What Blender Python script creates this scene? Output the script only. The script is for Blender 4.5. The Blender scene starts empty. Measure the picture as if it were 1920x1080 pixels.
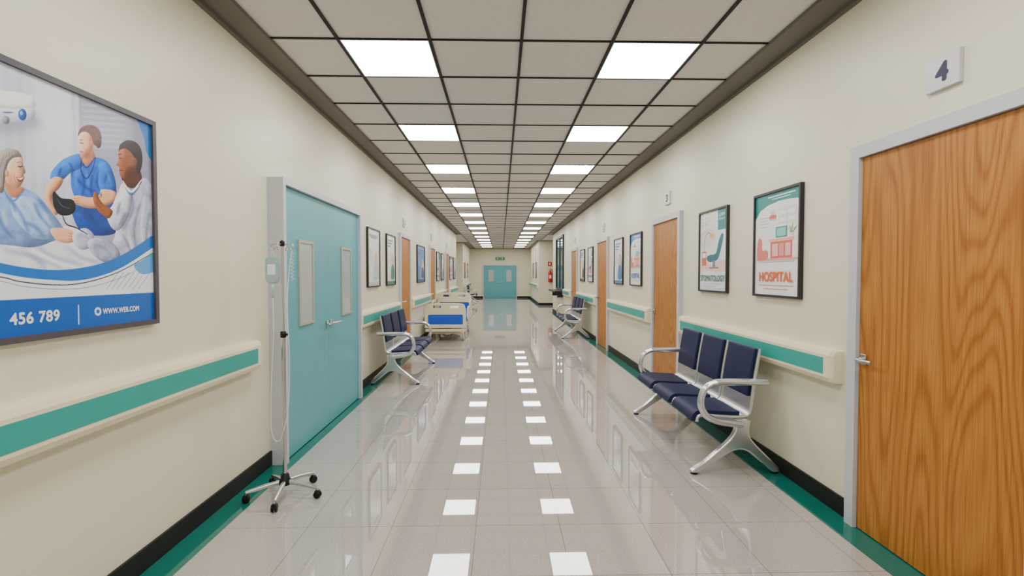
import bpy, math, random
import numpy as np
from mathutils import Vector, Matrix
random.seed(4)
D = bpy.data
C = bpy.context
col = C.scene.collection
R = math.radians

# ------------------------------------------------------------------ materials
def lin(c):
    o = []
    for v in c:
        v = v / 255.0
        o.append(v / 12.92 if v <= 0.04045 else ((v + 0.055) / 1.055) ** 2.4)
    return (o[0], o[1], o[2], 1.0)

_m = {}
def mat(name, rgb, rough=0.5, metal=0.0, var=0.04, scale=8.0, bump=0.0, bscale=60.0, coat=0.0, emit=0.0, spec=0.5):
    if name in _m:
        return _m[name]
    m = D.materials.new(name); m.use_nodes = True
    nt = m.node_tree; n = nt.nodes; l = nt.links
    b = n['Principled BSDF']
    geo = n.new('ShaderNodeNewGeometry')
    noi = n.new('ShaderNodeTexNoise'); noi.inputs['Scale'].default_value = scale; noi.inputs['Detail'].default_value = 4
    l.new(geo.outputs['Position'], noi.inputs['Vector'])
    mx = n.new('ShaderNodeMix'); mx.data_type = 'RGBA'
    c = lin(rgb)
    mx.inputs[6].default_value = tuple(max(0, v * (1 - var)) for v in c[:3]) + (1,)
    mx.inputs[7].default_value = tuple(min(1, v * (1 + var)) for v in c[:3]) + (1,)
    l.new(noi.outputs['Fac'], mx.inputs[0])
    l.new(mx.outputs[2], b.inputs['Base Color'])
    b.inputs['Roughness'].default_value = rough
    b.inputs['Metallic'].default_value = metal
    b.inputs['Specular IOR Level'].default_value = spec
    if coat: 
        b.inputs['Coat Weight'].default_value = coat
        b.inputs['Coat Roughness'].default_value = 0.08
    if emit:
        b.inputs['Emission Color'].default_value = (1.0, 0.985, 0.955, 1)
        b.inputs['Emission Strength'].default_value = emit
    if bump:
        n2 = n.new('ShaderNodeTexNoise'); n2.inputs['Scale'].default_value = bscale; n2.inputs['Detail'].default_value = 3
        l.new(geo.outputs['Position'], n2.inputs['Vector'])
        bp = n.new('ShaderNodeBump'); bp.inputs['Strength'].default_value = bump; bp.inputs['Distance'].default_value = 0.01
        l.new(n2.outputs['Fac'], bp.inputs['Height']); l.new(bp.outputs['Normal'], b.inputs['Normal'])
    _m[name] = m
    return m

def floor_mat():
    m = D.materials.new('polished_floor_tiles'); m.use_nodes = True
    nt = m.node_tree; n = nt.nodes; l = nt.links; b = n['Principled BSDF']
    geo = n.new('ShaderNodeNewGeometry')
    br = n.new('ShaderNodeTexBrick'); br.offset = 0.0; br.squash = 1.0
    br.inputs['Scale'].default_value = 1.0
    br.inputs['Brick Width'].default_value = 0.5
    br.inputs['Row Height'].default_value = 0.5
    br.inputs['Mortar Size'].default_value = 0.0024
    br.inputs['Mortar Smooth'].default_value = 0.2
    br.inputs['Bias'].default_value = 0.0
    br.inputs['Color1'].default_value = lin(FLOOR_A); br.inputs['Color2'].default_value = lin(FLOOR_B)
    br.inputs['Mortar'].default_value = lin((138, 130, 124))
    mp = n.new('ShaderNodeMapping'); mp.inputs['Location'].default_value = (0.148, 0.1, 0)
    l.new(geo.outputs['Position'], mp.inputs['Vector']); l.new(mp.outputs['Vector'], br.inputs['Vector'])
    noi = n.new('ShaderNodeTexNoise'); noi.inputs['Scale'].default_value = 90; noi.inputs['Detail'].default_value = 6
    l.new(geo.outputs['Position'], noi.inputs['Vector'])
    n3 = n.new('ShaderNodeTexNoise'); n3.inputs['Scale'].default_value = 1.3; n3.inputs['Detail'].default_value = 3
    l.new(geo.outputs['Position'], n3.inputs['Vector'])
    rp = n.new('ShaderNodeValToRGB')
    rp.color_ramp.elements[0].position = 0.3; rp.color_ramp.elements[0].color = (0.78, 0.77, 0.76, 1)
    rp.color_ramp.elements[1].position = 0.7; rp.color_ramp.elements[1].color = (1, 1, 1, 1)
    l.new(noi.outputs['Fac'], rp.inputs['Fac'])
    mx = n.new('ShaderNodeMix'); mx.data_type = 'RGBA'; mx.blend_type = 'MULTIPLY'; mx.inputs[0].default_value = 1
    l.new(br.outputs['Color'], mx.inputs[6]); l.new(rp.outputs['Color'], mx.inputs[7])
    l.new(mx.outputs[2], b.inputs['Base Color'])
    mr = n.new('ShaderNodeMapRange'); mr.inputs['To Min'].default_value = 0.010; mr.inputs['To Max'].default_value = 0.026
    l.new(n3.outputs['Fac'], mr.inputs['Value']); l.new(mr.outputs['Result'], b.inputs['Roughness'])
    b.inputs['IOR'].default_value = 1.75
    return m

def wood_mat():
    m = D.materials.new('oak_wood'); m.use_nodes = True
    nt = m.node_tree; n = nt.nodes; l = nt.links; b = n['Principled BSDF']
    geo = n.new('ShaderNodeNewGeometry')
    mp = n.new('ShaderNodeMapping'); mp.inputs['Scale'].default_value = (1.0, 1.0, 0.13)
    l.new(geo.outputs['Position'], mp.inputs['Vector'])
    # cathedral figure: contour bands of a stretched noise field
    cn = n.new('ShaderNodeTexNoise'); cn.inputs['Scale'].default_value = 2.6; cn.inputs['Detail'].default_value = 1.5; cn.inputs['Roughness'].default_value = .35
    l.new(mp.outputs['Vector'], cn.inputs['Vector'])
    mu = n.new('ShaderNodeMath'); mu.operation = 'MULTIPLY'; mu.inputs[1].default_value = 170.0
    l.new(cn.outputs['Fac'], mu.inputs[0])
    si = n.new('ShaderNodeMath'); si.operation = 'SINE'; l.new(mu.outputs[0], si.inputs[0])
    mr = n.new('ShaderNodeMapRange'); mr.inputs['From Min'].default_value = -1; mr.inputs['From Max'].default_value = 1
    l.new(si.outputs[0], mr.inputs['Value'])
    mp2 = n.new('ShaderNodeMapping'); mp2.inputs['Scale'].default_value = (1.0, 1.0, 0.03)
    l.new(geo.outputs['Position'], mp2.inputs['Vector'])
    fn = n.new('ShaderNodeTexNoise'); fn.inputs['Scale'].default_value = 110; fn.inputs['Detail'].default_value = 5
    l.new(mp2.outputs['Vector'], fn.inputs['Vector'])
    r1 = n.new('ShaderNodeValToRGB'); e = r1.color_ramp.elements
    e[0].position = 0.0; e[0].color = lin((166, 102, 34)); e[1].position = 1.0; e[1].color = lin((190, 126, 52))
    k = e.new(0.35); k.color = lin((183, 118, 46))
    l.new(mr.outputs['Result'], r1.inputs['Fac'])
    r2 = n.new('ShaderNodeValToRGB'); e = r2.color_ramp.elements
    e[0].position = 0.34; e[0].color = (0.68, 0.62, 0.54, 1); e[1].position = 0.62; e[1].color = (1, 1, 1, 1)
    l.new(fn.outputs['Fac'], r2.inputs['Fac'])
    mx = n.new('ShaderNodeMix'); mx.data_type = 'RGBA'; mx.blend_type = 'MULTIPLY'; mx.inputs[0].default_value = 0.8
    l.new(r1.outputs['Color'], mx.inputs[6]); l.new(r2.outputs['Color'], mx.inputs[7])
    l.new(mx.outputs[2], b.inputs['Base Color'])
    b.inputs['Roughness'].default_value = 0.45
    b.inputs['Specular IOR Level'].default_value = .35
    return m

def teal_door_mat():
    m = D.materials.new('teal_laminate'); m.use_nodes = True
    nt = m.node_tree; n = nt.nodes; l = nt.links; b = n['Principled BSDF']
    geo = n.new('ShaderNodeNewGeometry')
    mp2 = n.new('ShaderNodeMapping'); mp2.inputs['Scale'].default_value = (1.0, 1.0, 0.03)
    l.new(geo.outputs['Position'], mp2.inputs['Vector'])
    fn = n.new('ShaderNodeTexNoise'); fn.inputs['Scale'].default_value = 90; fn.inputs['Detail'].default_value = 3
    l.new(mp2.outputs['Vector'], fn.inputs['Vector'])
    r2 = n.new('ShaderNodeValToRGB'); e = r2.color_ramp.elements
    e[0].position = 0.3; e[0].color = lin((84, 158, 168)); e[1].position = 0.7; e[1].color = lin((91, 168, 177))
    l.new(fn.outputs['Fac'], r2.inputs['Fac']); l.new(r2.outputs['Color'], b.inputs['Base Color'])
    b.inputs['Roughness'].default_value = 0.4
    return m

def pad_mat():
    m = D.materials.new('navy_perforated_leather'); m.use_nodes = True
    nt = m.node_tree; n = nt.nodes; l = nt.links; b = n['Principled BSDF']
    geo = n.new('ShaderNodeNewGeometry')
    v = n.new('ShaderNodeTexVoronoi'); v.inputs['Scale'].default_value = 70; v.inputs['Randomness'].default_value = 0.0
    l.new(geo.outputs['Position'], v.inputs['Vector'])
    r = n.new('ShaderNodeValToRGB'); e = r.color_ramp.elements
    e[0].position = 0.12; e[0].color = lin((6, 10, 30)); e[1].position = 0.3; e[1].color = lin((13, 25, 66))
    l.new(v.outputs['Distance'], r.inputs['Fac']); l.new(r.outputs['Color'], b.inputs['Base Color'])
    b.inputs['Roughness'].default_value = 0.55; b.inputs['Specular IOR Level'].default_value = .3
    return m

FLOOR_A = (180, 173, 168); FLOOR_B = (184, 177, 172)
M_FLOOR = floor_mat(); M_WOOD = wood_mat(); M_TEAL = teal_door_mat(); M_PAD = pad_mat()
M_WALL = mat('cream_wall_paint', (225, 219, 196), 0.42, var=0.015, scale=2, bump=0.04, bscale=120)
M_CEIL = mat('ceiling_tile', (222, 219, 213), 0.9, var=0.05, scale=25, bump=0.35, bscale=200)
M_GRID = mat('ceiling_grid_metal', (42, 41, 40), 0.6, spec=.2)
M_COVE = mat('ceiling_border', (104, 100, 93), 0.6)
M_BASE = mat('black_baseboard', (26, 25, 25), 0.5, spec=.3)
M_STRIP = mat('green_floor_strip', (4, 104, 92), 0.06, var=0.06, scale=30)
M_FRAME = mat('door_frame_paint', (194, 197, 202), 0.4)
M_RAIL = mat('handrail_cream', (234, 223, 190), 0.35)
M_RSTR = mat('handrail_teal', (40, 158, 148), 0.4)
M_LIGHT = mat('light_panel', (255, 255, 255), 0.5, emit=19.5)
M_LFR = mat('light_frame', (230, 230, 230), 0.5)
M_ALU = mat('polished_aluminium', (216, 217, 219), 0.24, metal=0.88)
M_CHR = mat('chrome', (200, 202, 204), 0.2, metal=0.95)
M_BLK = mat('black_plastic', (12, 12, 14), 0.4, spec=.3)
M_PF = mat('poster_frame', (34, 32, 34), 0.4)
M_PFL = mat('poster_frame_mauve', (74, 69, 76), 0.4)
M_GLASS = mat('frosted_glass', (172, 184, 182), 0.08, var=0.03, scale=3)
M_WFR = mat('window_bead', (186, 180, 162), 0.35, metal=0.3)
M_PLATE = mat('sign_plate', (206, 206, 208), 0.35)
M_NAVY = mat('navy_ink', (14, 22, 62), 0.5)
M_BEDC = mat('bed_cream_plastic', (224, 217, 184), 0.35)
M_BEDB = mat('bed_blue', (12, 84, 204), 0.4)
M_SHEET = mat('white_sheet', (228, 230, 232), 0.8)
M_RED = mat('extinguisher_red', (190, 12, 14), 0.25)
M_GREEN = mat('exit_green', (16, 128, 72), 0.4)
M_WHITE = mat('white_print', (240, 241, 240), 0.35)
M_DKGL = mat('dark_window_glass', (60, 100, 108), 0.06)

# ------------------------------------------------------------------ helpers
def link(o, parent=None):
    col.objects.link(o)
    if parent is not None:
        o.parent = parent
    return o

def empty(name, loc=(0, 0, 0), rot=(0, 0, 0)):
    e = D.objects.new(name, None); e.location = loc; e.rotation_euler = rot
    e.empty_display_size = 0.1
    col.objects.link(e); return e

def mesh_obj(name, verts, faces, mats, parent=None, fm=None, loc=(0,0,0), rot=(0,0,0), smooth=False):
    me = D.meshes.new(name); me.from_pydata(verts, [], faces)
    if not isinstance(mats, (list, tuple)): mats = [mats]
    for m in mats: me.materials.append(m)
    if fm:
        for i, p in enumerate(me.polygons): p.material_index = fm[i]
    if smooth:
        for p in me.polygons: p.use_smooth = True
    me.update()
    o = D.objects.new(name, me); o.location = loc; o.rotation_euler = rot
    return link(o, parent)

def box(name, lo, hi, m, parent=None, bev=0.0, rot=None):
    c = [(lo[i] + hi[i]) / 2 for i in range(3)]; h = [abs(hi[i] - lo[i]) / 2 for i in range(3)]
    v = [(x * h[0], y * h[1], z * h[2]) for x in (-1, 1) for y in (-1, 1) for z in (-1, 1)]
    f = [(0, 1, 3, 2), (4, 6, 7, 5), (0, 4, 5, 1), (2, 3, 7, 6), (0, 2, 6, 4), (1, 5, 7, 3)]
    o = mesh_obj(name, v, f, m, parent, loc=c)
    if rot: o.rotation_euler = rot
    if bev:
        b = o.modifiers.new('bevel', 'BEVEL'); b.width = bev; b.segments = 3
        for p in o.data.polygons: p.use_smooth = True
        b.harden_normals = False
        w = o.modifiers.new('wn', 'WEIGHTED_NORMAL')
    return o

def boxes(name, lst, m, parent=None):
    V = []; F = []
    for lo, hi in lst:
        s = len(V)
        V += [(x, y, z) for x in (lo[0], hi[0]) for y in (lo[1], hi[1]) for z in (lo[2], hi[2])]
        F += [tuple(s + i for i in q) for q in [(0, 1, 3, 2), (4, 6, 7, 5), (0, 4, 5, 1), (2, 3, 7, 6), (0, 2, 6, 4), (1, 5, 7, 3)]]
    return mesh_obj(name, V, F, m, parent)

def cr(pts, n=6, closed=True):
    out = []; N = len(pts)
    rng = range(N) if closed else range(N - 1)
    for i in rng:
        if closed: p0, p1, p2, p3 = pts[i - 1], pts[i], pts[(i + 1) % N], pts[(i + 2) % N]
        else: p0, p1, p2, p3 = pts[max(i - 1, 0)], pts[i], pts[i + 1], pts[min(i + 2, N - 1)]
        for k in range(n):
            t = k / n
            out.append(tuple(0.5 * ((2 * p1[d]) + (-p0[d] + p2[d]) * t + (2 * p0[d] - 5 * p1[d] + 4 * p2[d] - p3[d]) * t * t
                       + (-p0[d] + 3 * p1[d] - 3 * p2[d] + p3[d]) * t ** 3) for d in range(len(p1))))
    if not closed: out.append(tuple(pts[-1]))
    return out

def from_curve(name, cu, m, parent, loc=(0,0,0), rot=(0,0,0), scale=(1,1,1), smooth=True):
    t = D.objects.new('tmp', cu); col.objects.link(t)
    C.view_layer.update()
    dg = C.evaluated_depsgraph_get()
    me = D.meshes.new_from_object(t.evaluated_get(dg))
    D.objects.remove(t); 
    me.name = name; me.materials.clear(); me.materials.append(m)
    for p in me.polygons: p.use_smooth = smooth
    o = D.objects.new(name, me); o.location = loc; o.rotation_euler = rot; o.scale = scale
    return link(o, parent)

def shape2d(name, loops, depth, m, parent=None, bev=0.0, loc=(0,0,0), rot=(0,0,0)):
    cu = D.curves.new(name, 'CURVE'); cu.dimensions = '2D'; cu.fill_mode = 'BOTH'
    for lp in loops:
        s = cu.splines.new('POLY'); s.points.add(len(lp) - 1)
        for i, p in enumerate(lp): s.points[i].co = (p[0], p[1], 0, 1)
        s.use_cyclic_u = True
    cu.extrude = max(depth / 2 - bev, 0.0001); cu.bevel_depth = bev; cu.bevel_resolution = 2
    if bev: cu.offset = -bev
    return from_curve(name, cu, m, parent, loc, rot, smooth=False)

def tube(name, pts, r, m, parent=None, radii=None, closed=False, res=4, loc=(0,0,0), rot=(0,0,0), scale=(1,1,1), caps=True):
    cu = D.curves.new(name, 'CURVE'); cu.dimensions = '3D'
    s = cu.splines.new('POLY'); s.points.add(len(pts) - 1)
    for i, p in enumerate(pts):
        s.points[i].co = (p[0], p[1], p[2], 1)
        if radii: s.points[i].radius = radii[i]
    s.use_cyclic_u = closed
    cu.bevel_depth = r; cu.bevel_resolution = res; cu.use_fill_caps = caps
    return from_curve(name, cu, m, parent, loc, rot, scale)

def lathe(name, prof, m, parent=None, loc=(0,0,0), rot=(0,0,0), n=24):
    V = []; F = []
    for (r, z) in prof:
        for k in range(n):
            a = 2 * math.pi * k / n; V.append((r * math.cos(a), r * math.sin(a), z))
    for i in range(len(prof) - 1):
        for k in range(n):
            F.append((i * n + k, i * n + (k + 1) % n, (i + 1) * n + (k + 1) % n, (i + 1) * n + k))
    F.append(tuple(range(n))[::-1]); F.append(tuple((len(prof) - 1) * n + k for k in range(n)))
    o = mesh_obj(name, V, F, m, parent, loc=loc, rot=rot, smooth=True)
    return o

def rrect(x0, y0, x1, y1, r, n=5):
    out = []
    for cx, cy, a0 in ((x1 - r, y1 - r, 0), (x0 + r, y1 - r, 90), (x0 + r, y0 + r, 180), (x1 - r, y0 + r, 270)):
        for k in range(n + 1):
            a = R(a0 + 90 * k / n); out.append((cx + r * math.cos(a), cy + r * math.sin(a)))
    return out

def text(name, s, cx, cy, w, h, m, parent, z=0.004, bold=0.0):
    """lettering; weight is added by overlaying slightly shifted copies of the glyph faces"""
    cu = D.curves.new(name, 'FONT'); cu.body = s; cu.size = 1.0; cu.align_x = 'LEFT'
    if bold: cu.space_character = 1.0 + bold * 2.2
    t = D.objects.new('tmp', cu); col.objects.link(t); C.view_layer.update()
    me = D.meshes.new_from_object(t.evaluated_get(C.evaluated_depsgraph_get()))
    D.objects.remove(t)
    V0 = [tuple(v.co) for v in me.vertices]; F0 = [tuple(p.vertices) for p in me.polygons]
    sh = [(0, 0)]
    if bold: sh += [(bold * math.cos(q * math.pi / 4), bold * math.sin(q * math.pi / 4)) for q in range(8)]
    V = []; F = []
    for k, (dx, dy) in enumerate(sh):
        s0 = len(V); V += [(x + dx, y + dy, .0000 + k * .00004) for x, y, _ in V0]; F += [tuple(s0 + i for i in f) for f in F0]
    xs = [v[0] for v in V]; ys = [v[1] for v in V]
    mx, my = (min(xs) + max(xs)) / 2, (min(ys) + max(ys)) / 2
    sx, sy = w / (max(xs) - min(xs)), h / (max(ys) - min(ys))
    V = [((x - mx) * sx, (y - my) * sy, zz) for x, y, zz in V]
    D.meshes.remove(me)
    return mesh_obj(name, V, F, m, parent, loc=(cx, cy, z))

class Art:
    """flat printed artwork: stacked thin colour shapes in the poster plane"""
    def __init__(s, x0, y0, x1, y1): s.b = (x0, y0, x1, y1); s.V = []; s.F = []; s.M = []; s.fm = []; s.k = 0
    def poly(s, pts, rgb, smooth=False, n=5):
        if smooth: pts = cr(pts, n)
        x0, y0, x1, y1 = s.b
        name = 'print_%d_%d_%d' % tuple(rgb)
        m = mat(name, rgb, 0.3, var=0.03, scale=20)
        if m not in s.M: s.M.append(m)
        st = len(s.V); s.k += 1
        q = []
        for p in pts:
            c = (min(max(p[0], x0), x1), min(max(p[1], y0), y1))
            if not q or (abs(q[-1][0] - c[0]) + abs(q[-1][1] - c[1]) > 1e-6): q.append(c)
        area = sum(q[i][0] * q[(i + 1) % len(q)][1] - q[(i + 1) % len(q)][0] * q[i][1] for i in range(len(q)))
        if area < 0: q.reverse()
        for c in q: s.V.append((c[0], c[1], s.k * 0.00010))
        s.F.append(tuple(range(st, len(s.V)))); s.fm.append(s.M.index(m))
    def rect(s, x0, y0, x1, y1, rgb): s.poly([(x0, y0), (x1, y0), (x1, y1), (x0, y1)], rgb)
    def ell(s, cx, cy, rx, ry, rgb, rot=0, n=24):
        a = R(rot)
        s.poly([(cx + rx * math.cos(t) * math.cos(a) - ry * math.sin(t) * math.sin(a),
                 cy + rx * math.cos(t) * math.sin(a) + ry * math.sin(t) * math.cos(a)) for t in [2 * math.pi * i / n for i in range(n)]], rgb)
    def line(s, pts, w, rgb, smooth=True):
        if smooth: pts = cr(pts, 5, False)
        L = []; Rr = []
        for i, p in enumerate(pts):
            a = pts[max(i - 1, 0)]; b = pts[min(i + 1, len(pts) - 1)]
            dx, dy = b[0] - a[0], b[1] - a[1]; d = math.hypot(dx, dy) or 1
            L.append((p[0] - dy / d * w / 2, p[1] + dx / d * w / 2)); Rr.append((p[0] + dy / d * w / 2, p[1] - dx / d * w / 2))
        s.poly(L + Rr[::-1], rgb)
    def build(s, parent, z): return mesh_obj('print', s.V, s.F, s.M, parent, fm=s.fm, loc=(0, 0, z))

class Paint:
    """airbrushed print stored as per-vertex ink colour on a fine sheet"""
    def __init__(s, x0, y0, x1, y1, st=0.0017):
        s.nx = int((x1 - x0) / st) + 1; s.ny = int((y1 - y0) / st) + 1
        s.xs = np.linspace(x0, x1, s.nx); s.ys = np.linspace(y0, y1, s.ny); s.st = st
        s.img = np.ones((s.ny, s.nx, 3), dtype=np.float64) * 0.8
        s.rng = np.random.RandomState(7)
    def blur(s, a, r):
        r = int(r)
        if r < 1: return a
        for ax in (0, 1):
            for _ in range(2):
                pad = [(0, 0), (0, 0)]; pad[ax] = (r + 1, r)
                c = np.cumsum(np.pad(a, pad, mode='edge'), axis=ax)
                n = a.shape[ax]
                a = (np.take(c, range(2 * r + 1, 2 * r + 1 + n), axis=ax) - np.take(c, range(0, n), axis=ax)) / (2 * r + 1)
        return a
    def poly(s, pts, rgb, soft=1, vol=0.0, vr=8, alpha=1.0, tex=0.0, grad=None):
        P = np.array(pts); pad = (soft + vr + 3) * s.st
        i0 = max(0, np.searchsorted(s.xs, P[:, 0].min() - pad) - 1); i1 = min(s.nx, np.searchsorted(s.xs, P[:, 0].max() + pad) + 1)
        j0 = max(0, np.searchsorted(s.ys, P[:, 1].min() - pad) - 1); j1 = min(s.ny, np.searchsorted(s.ys, P[:, 1].max() + pad) + 1)
        if i1 - i0 < 2 or j1 - j0 < 2: return
        X, Y = np.meshgrid(s.xs[i0:i1], s.ys[j0:j1])
        cov = np.zeros(X.shape)
        for ox, oy in ((-.25, -.25), (.25, .25), (-.25, .25), (.25, -.25)):
            ins = np.zeros(X.shape, dtype=bool); Xo = X + ox * s.st; Yo = Y + oy * s.st
            n = len(P)
            for k in range(n):
                x1, y1 = P[k]; x2, y2 = P[(k + 1) % n]
                if y1 == y2: continue
                c = (y1 > Yo) != (y2 > Yo)
                ins ^= c & (Xo < (x2 - x1) * (Yo - y1) / (y2 - y1) + x1)
            cov += ins * .25
        m = s.blur(cov, soft) if soft > 1 else cov
        colr = np.array(rgb) / 255.0
        shade = np.ones(X.shape)
        if vol:
            vol *= .62
            b = s.blur(cov, vr); gy, gx = np.gradient(b)
            # soft key light from the left, darker lower right
            shade += vol * vr * 1.5 * (gx * .9 - gy * .45) + vol * .35 * (np.clip(b, .4, 1) - .9)
        if tex:
            nz = s.blur(s.rng.rand(*X.shape), 3); nz = (nz - nz.mean()) / (nz.std() + 1e-6)
            nz2 = s.blur(s.rng.rand(*X.shape), 9); nz2 = (nz2 - nz2.mean()) / (nz2.std() + 1e-6)
            shade += tex * (.6 * nz + 1.4 * nz2)
        if grad: shade += grad * ((Y - Y.min()) / (Y.max() - Y.min()) - .5)
        m = (m * alpha)[..., None]
        sub = s.img[j0:j1, i0:i1]
        sub[:] = sub * (1 - m) + np.clip(colr * shade[..., None], 0, 1) * m
    def line(s, pts, w, rgb, soft=1, alpha=1.0):
        pts = cr(pts, 5, False); L = []; Rr = []; n = len(pts)
        for i, p in enumerate(pts):
            a = pts[max(i - 1, 0)]; b = pts[min(i + 1, n - 1)]
            dx, dy = b[0] - a[0], b[1] - a[1]; d = math.hypot(dx, dy) or 1
            ww = w * (.35 + .65 * math.sin(math.pi * min(max((i + .5) / n, .08), .92)))
            L.append((p[0] - dy / d * ww / 2, p[1] + dx / d * ww / 2)); Rr.append((p[0] + dy / d * ww / 2, p[1] - dx / d * ww / 2))
        s.poly(L + Rr[::-1], rgb, soft=soft, alpha=alpha, vr=0)
    def grade(s, con=1.18, sat=1.12, grain=.012):
        L = s.img.mean(axis=2, keepdims=True)
        s.img = L + (s.img - L) * sat
        s.img = .62 + (s.img - .62) * con + grain * s.rng.randn(s.ny, s.nx, 1)
        s.img = np.clip(s.img, 0.01, .97)
    def build(s, parent, z):
        nx, ny = s.nx, s.ny
        X, Y = np.meshgrid(s.xs, s.ys)
        co = np.zeros((nx * ny, 3), dtype=np.float32); co[:, 0] = X.ravel(); co[:, 1] = Y.ravel()
        idx = np.arange(nx * ny).reshape(ny, nx)
        f = np.stack([idx[:-1, :-1], idx[:-1, 1:], idx[1:, 1:], idx[1:, :-1]], -1).reshape(-1, 4)
        me = D.meshes.new('print')
        me.vertices.add(nx * ny); me.vertices.foreach_set('co', co.ravel())
        me.loops.add(f.size); me.loops.foreach_set('vertex_index', f.ravel().astype(np.int32))
        me.polygons.add(len(f)); me.polygons.foreach_set('loop_start', (np.arange(len(f)) * 4).astype(np.int32))
        me.update(calc_edges=True)
        g = np.clip(s.img, 0, 1); L = np.where(g <= .04045, g / 12.92, ((g + .055) / 1.055) ** 2.4)
        at = me.color_attributes.new('ink', 'FLOAT_COLOR', 'POINT')
        c4 = np.ones((nx * ny, 4), dtype=np.float32); c4[:, :3] = L.reshape(-1, 3)
        at.data.foreach_set('color', c4.ravel())
        m = D.materials.new('printed_ink'); m.use_nodes = True
        nd = m.node_tree.nodes; b = nd['Principled BSDF']; av = nd.new('ShaderNodeAttribute'); av.attribute_name = 'ink'
        m.node_tree.links.new(av.outputs['Color'], b.inputs['Base Color']); b.inputs['Roughness'].default_value = .22
        me.materials.append(m)
        o = D.objects.new('print', me); o.location = (0, 0, z); return link(o, parent)

XL, XR = -1.815, 2.13
FXL, FXR = -1.95, 1.87
YEND, YBACK = 31.5, -4.0
YRW, YLW = 20.0, 20.0      # near walls end
YRF, YLF = 24.0, 25.3      # far walls start
H = 3.16
ROT = {'L': (R(90), 0, R(90)), 'R': (R(90), 0, R(-90)), 'E': (R(90), 0, 0)}
def wall_pos(side, y, z, far=False):
    if side == 'L': return ((FXL if far else XL), y, z)
    if side == 'R': return ((FXR if far else XR), y, z)
    return (y, YEND, z)

# ------------------------------------------------------------------ room shell
T = 0.2
box('wall_left', (XL - T, YBACK, 0), (XL, YLW, H + 0.1), M_WALL)
box('wall_right', (XR, YBACK, 0), (XR + T, YRW, H + 0.1), M_WALL)
box('wall_left_far', (FXL - T, YLF, 0), (FXL, YEND, H + 0.1), M_WALL)
box('wall_right_far', (FXR, YRF, 0), (FXR + T, YEND, H + 0.1), M_WALL)
box('wall_end', (-4.2, YEND, 0), (4.2, YEND + T, H + 0.1), M_WALL)
box('wall_back', (-4.2, YBACK - T, 0), (4.2, YBACK, H + 0.1), M_WALL)
boxes('wall_alcove_left', [((-4.2, YLW - T, 0), (XL - T, YLW, H + .1)), ((-4.2, YLF, 0), (FXL - T, YLF + T, H + .1)), ((-4.2, YLW, 0), (-4.0, YLF, H + .1))], M_WALL)
boxes('wall_alcove_right', [((XR + T, YRW - T, 0), (4.2, YRW, H + .1)), ((FXR + T, YRF, 0), (4.2, YRF + T, H + .1)), ((4.0, YRW, 0), (4.2, YRF, H + .1))], M_WALL)

S = 0.18
V = []; F = []; fm = []
def frect(x0, x1, y0, y1, k):
    s = len(V); V.extend([(x0, y0, 0), (x1, y0, 0), (x1, y1, 0), (x0, y1, 0)]); F.append((s, s + 1, s + 2, s + 3)); fm.append(k)
frect(XL, XL + S, YBACK, YLW, 1); frect(XR - S, XR, YBACK, YRW, 1)
frect(XL + S, XR - S, YBACK, YRW, 0)
frect(-4.2, 4.2, YLW, YRF, 0)
frect(-4.2, FXR - S, YRF, YLF, 0)
frect(FXR - S, FXR, YRF, YEND, 1); frect(FXL, FXL + S, YLF, YEND, 1)
frect(FXL + S, FXR - S, YLF, YEND, 0)
frect(XL - T, XL, YBACK, YLW, 0); frect(XR, XR + T, YBACK, YRW, 0)
mesh_obj('floor', V, F, [M_FLOOR, M_STRIP], fm=fm)
box('ceiling', (-4.2, YBACK - T, H), (4.2, YEND + T, H + 0.12), M_CEIL)

# grid + border
TX, TY, GX0, GY0 = 0.646, 0.6536, 0.148, 3.515
CL, CRr = -1.62, 1.925
lst = []
for k in range(-2, 3):
    x = GX0 + k * TX; lst.append(((x - .011, YBACK, H - .012), (x + .011, YEND, H - .0005)))
y = GY0 - 11 * TY
while y < YEND:
    lst.append(((CL, y - .007, H - .010), (CRr, y + .007, H - .0005))); y += TY
boxes('ceiling_grid', lst, M_GRID)
boxes('trim_1', [((XL, YBACK, H - .02), (CL, YLW, H - .0005)), ((CL, YBACK, H - .028), (CL + .012, YEND, H - .0005)),
                 ((XL, YBACK, H - .045), (XL + .03, YLW, H - .02)),
                 ((FXL, YLF, H - .02), (CL, YEND, H - .0005)), ((-4, YLW, H - .02), (CL, YLW + .2, H - .0005)), ((-4, YLF - .2, H - .02), (CL, YLF, H - .0005))], M_COVE)
boxes('trim_2', [((CRr, YBACK, H - .02), (XR, YRW, H - .0005)), ((CRr - .012, YBACK, H - .028), (CRr, YRF, H - .0005)),
                 ((XR - .03, YBACK, H - .045), (XR, YRW, H - .02)),
                 ((1.72, YRF, H - .02), (FXR, YEND, H - .0005)), ((CRr, YRW, H - .02), (4, YRW + .2, H - .0005)), ((FXR, YRF - .2, H - .02), (4, YRF, H - .0005))], M_COVE)
box('trim_3', (CL, YEND - .16, H - .02), (1.72, YEND, H - .0005), M_COVE)

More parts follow.
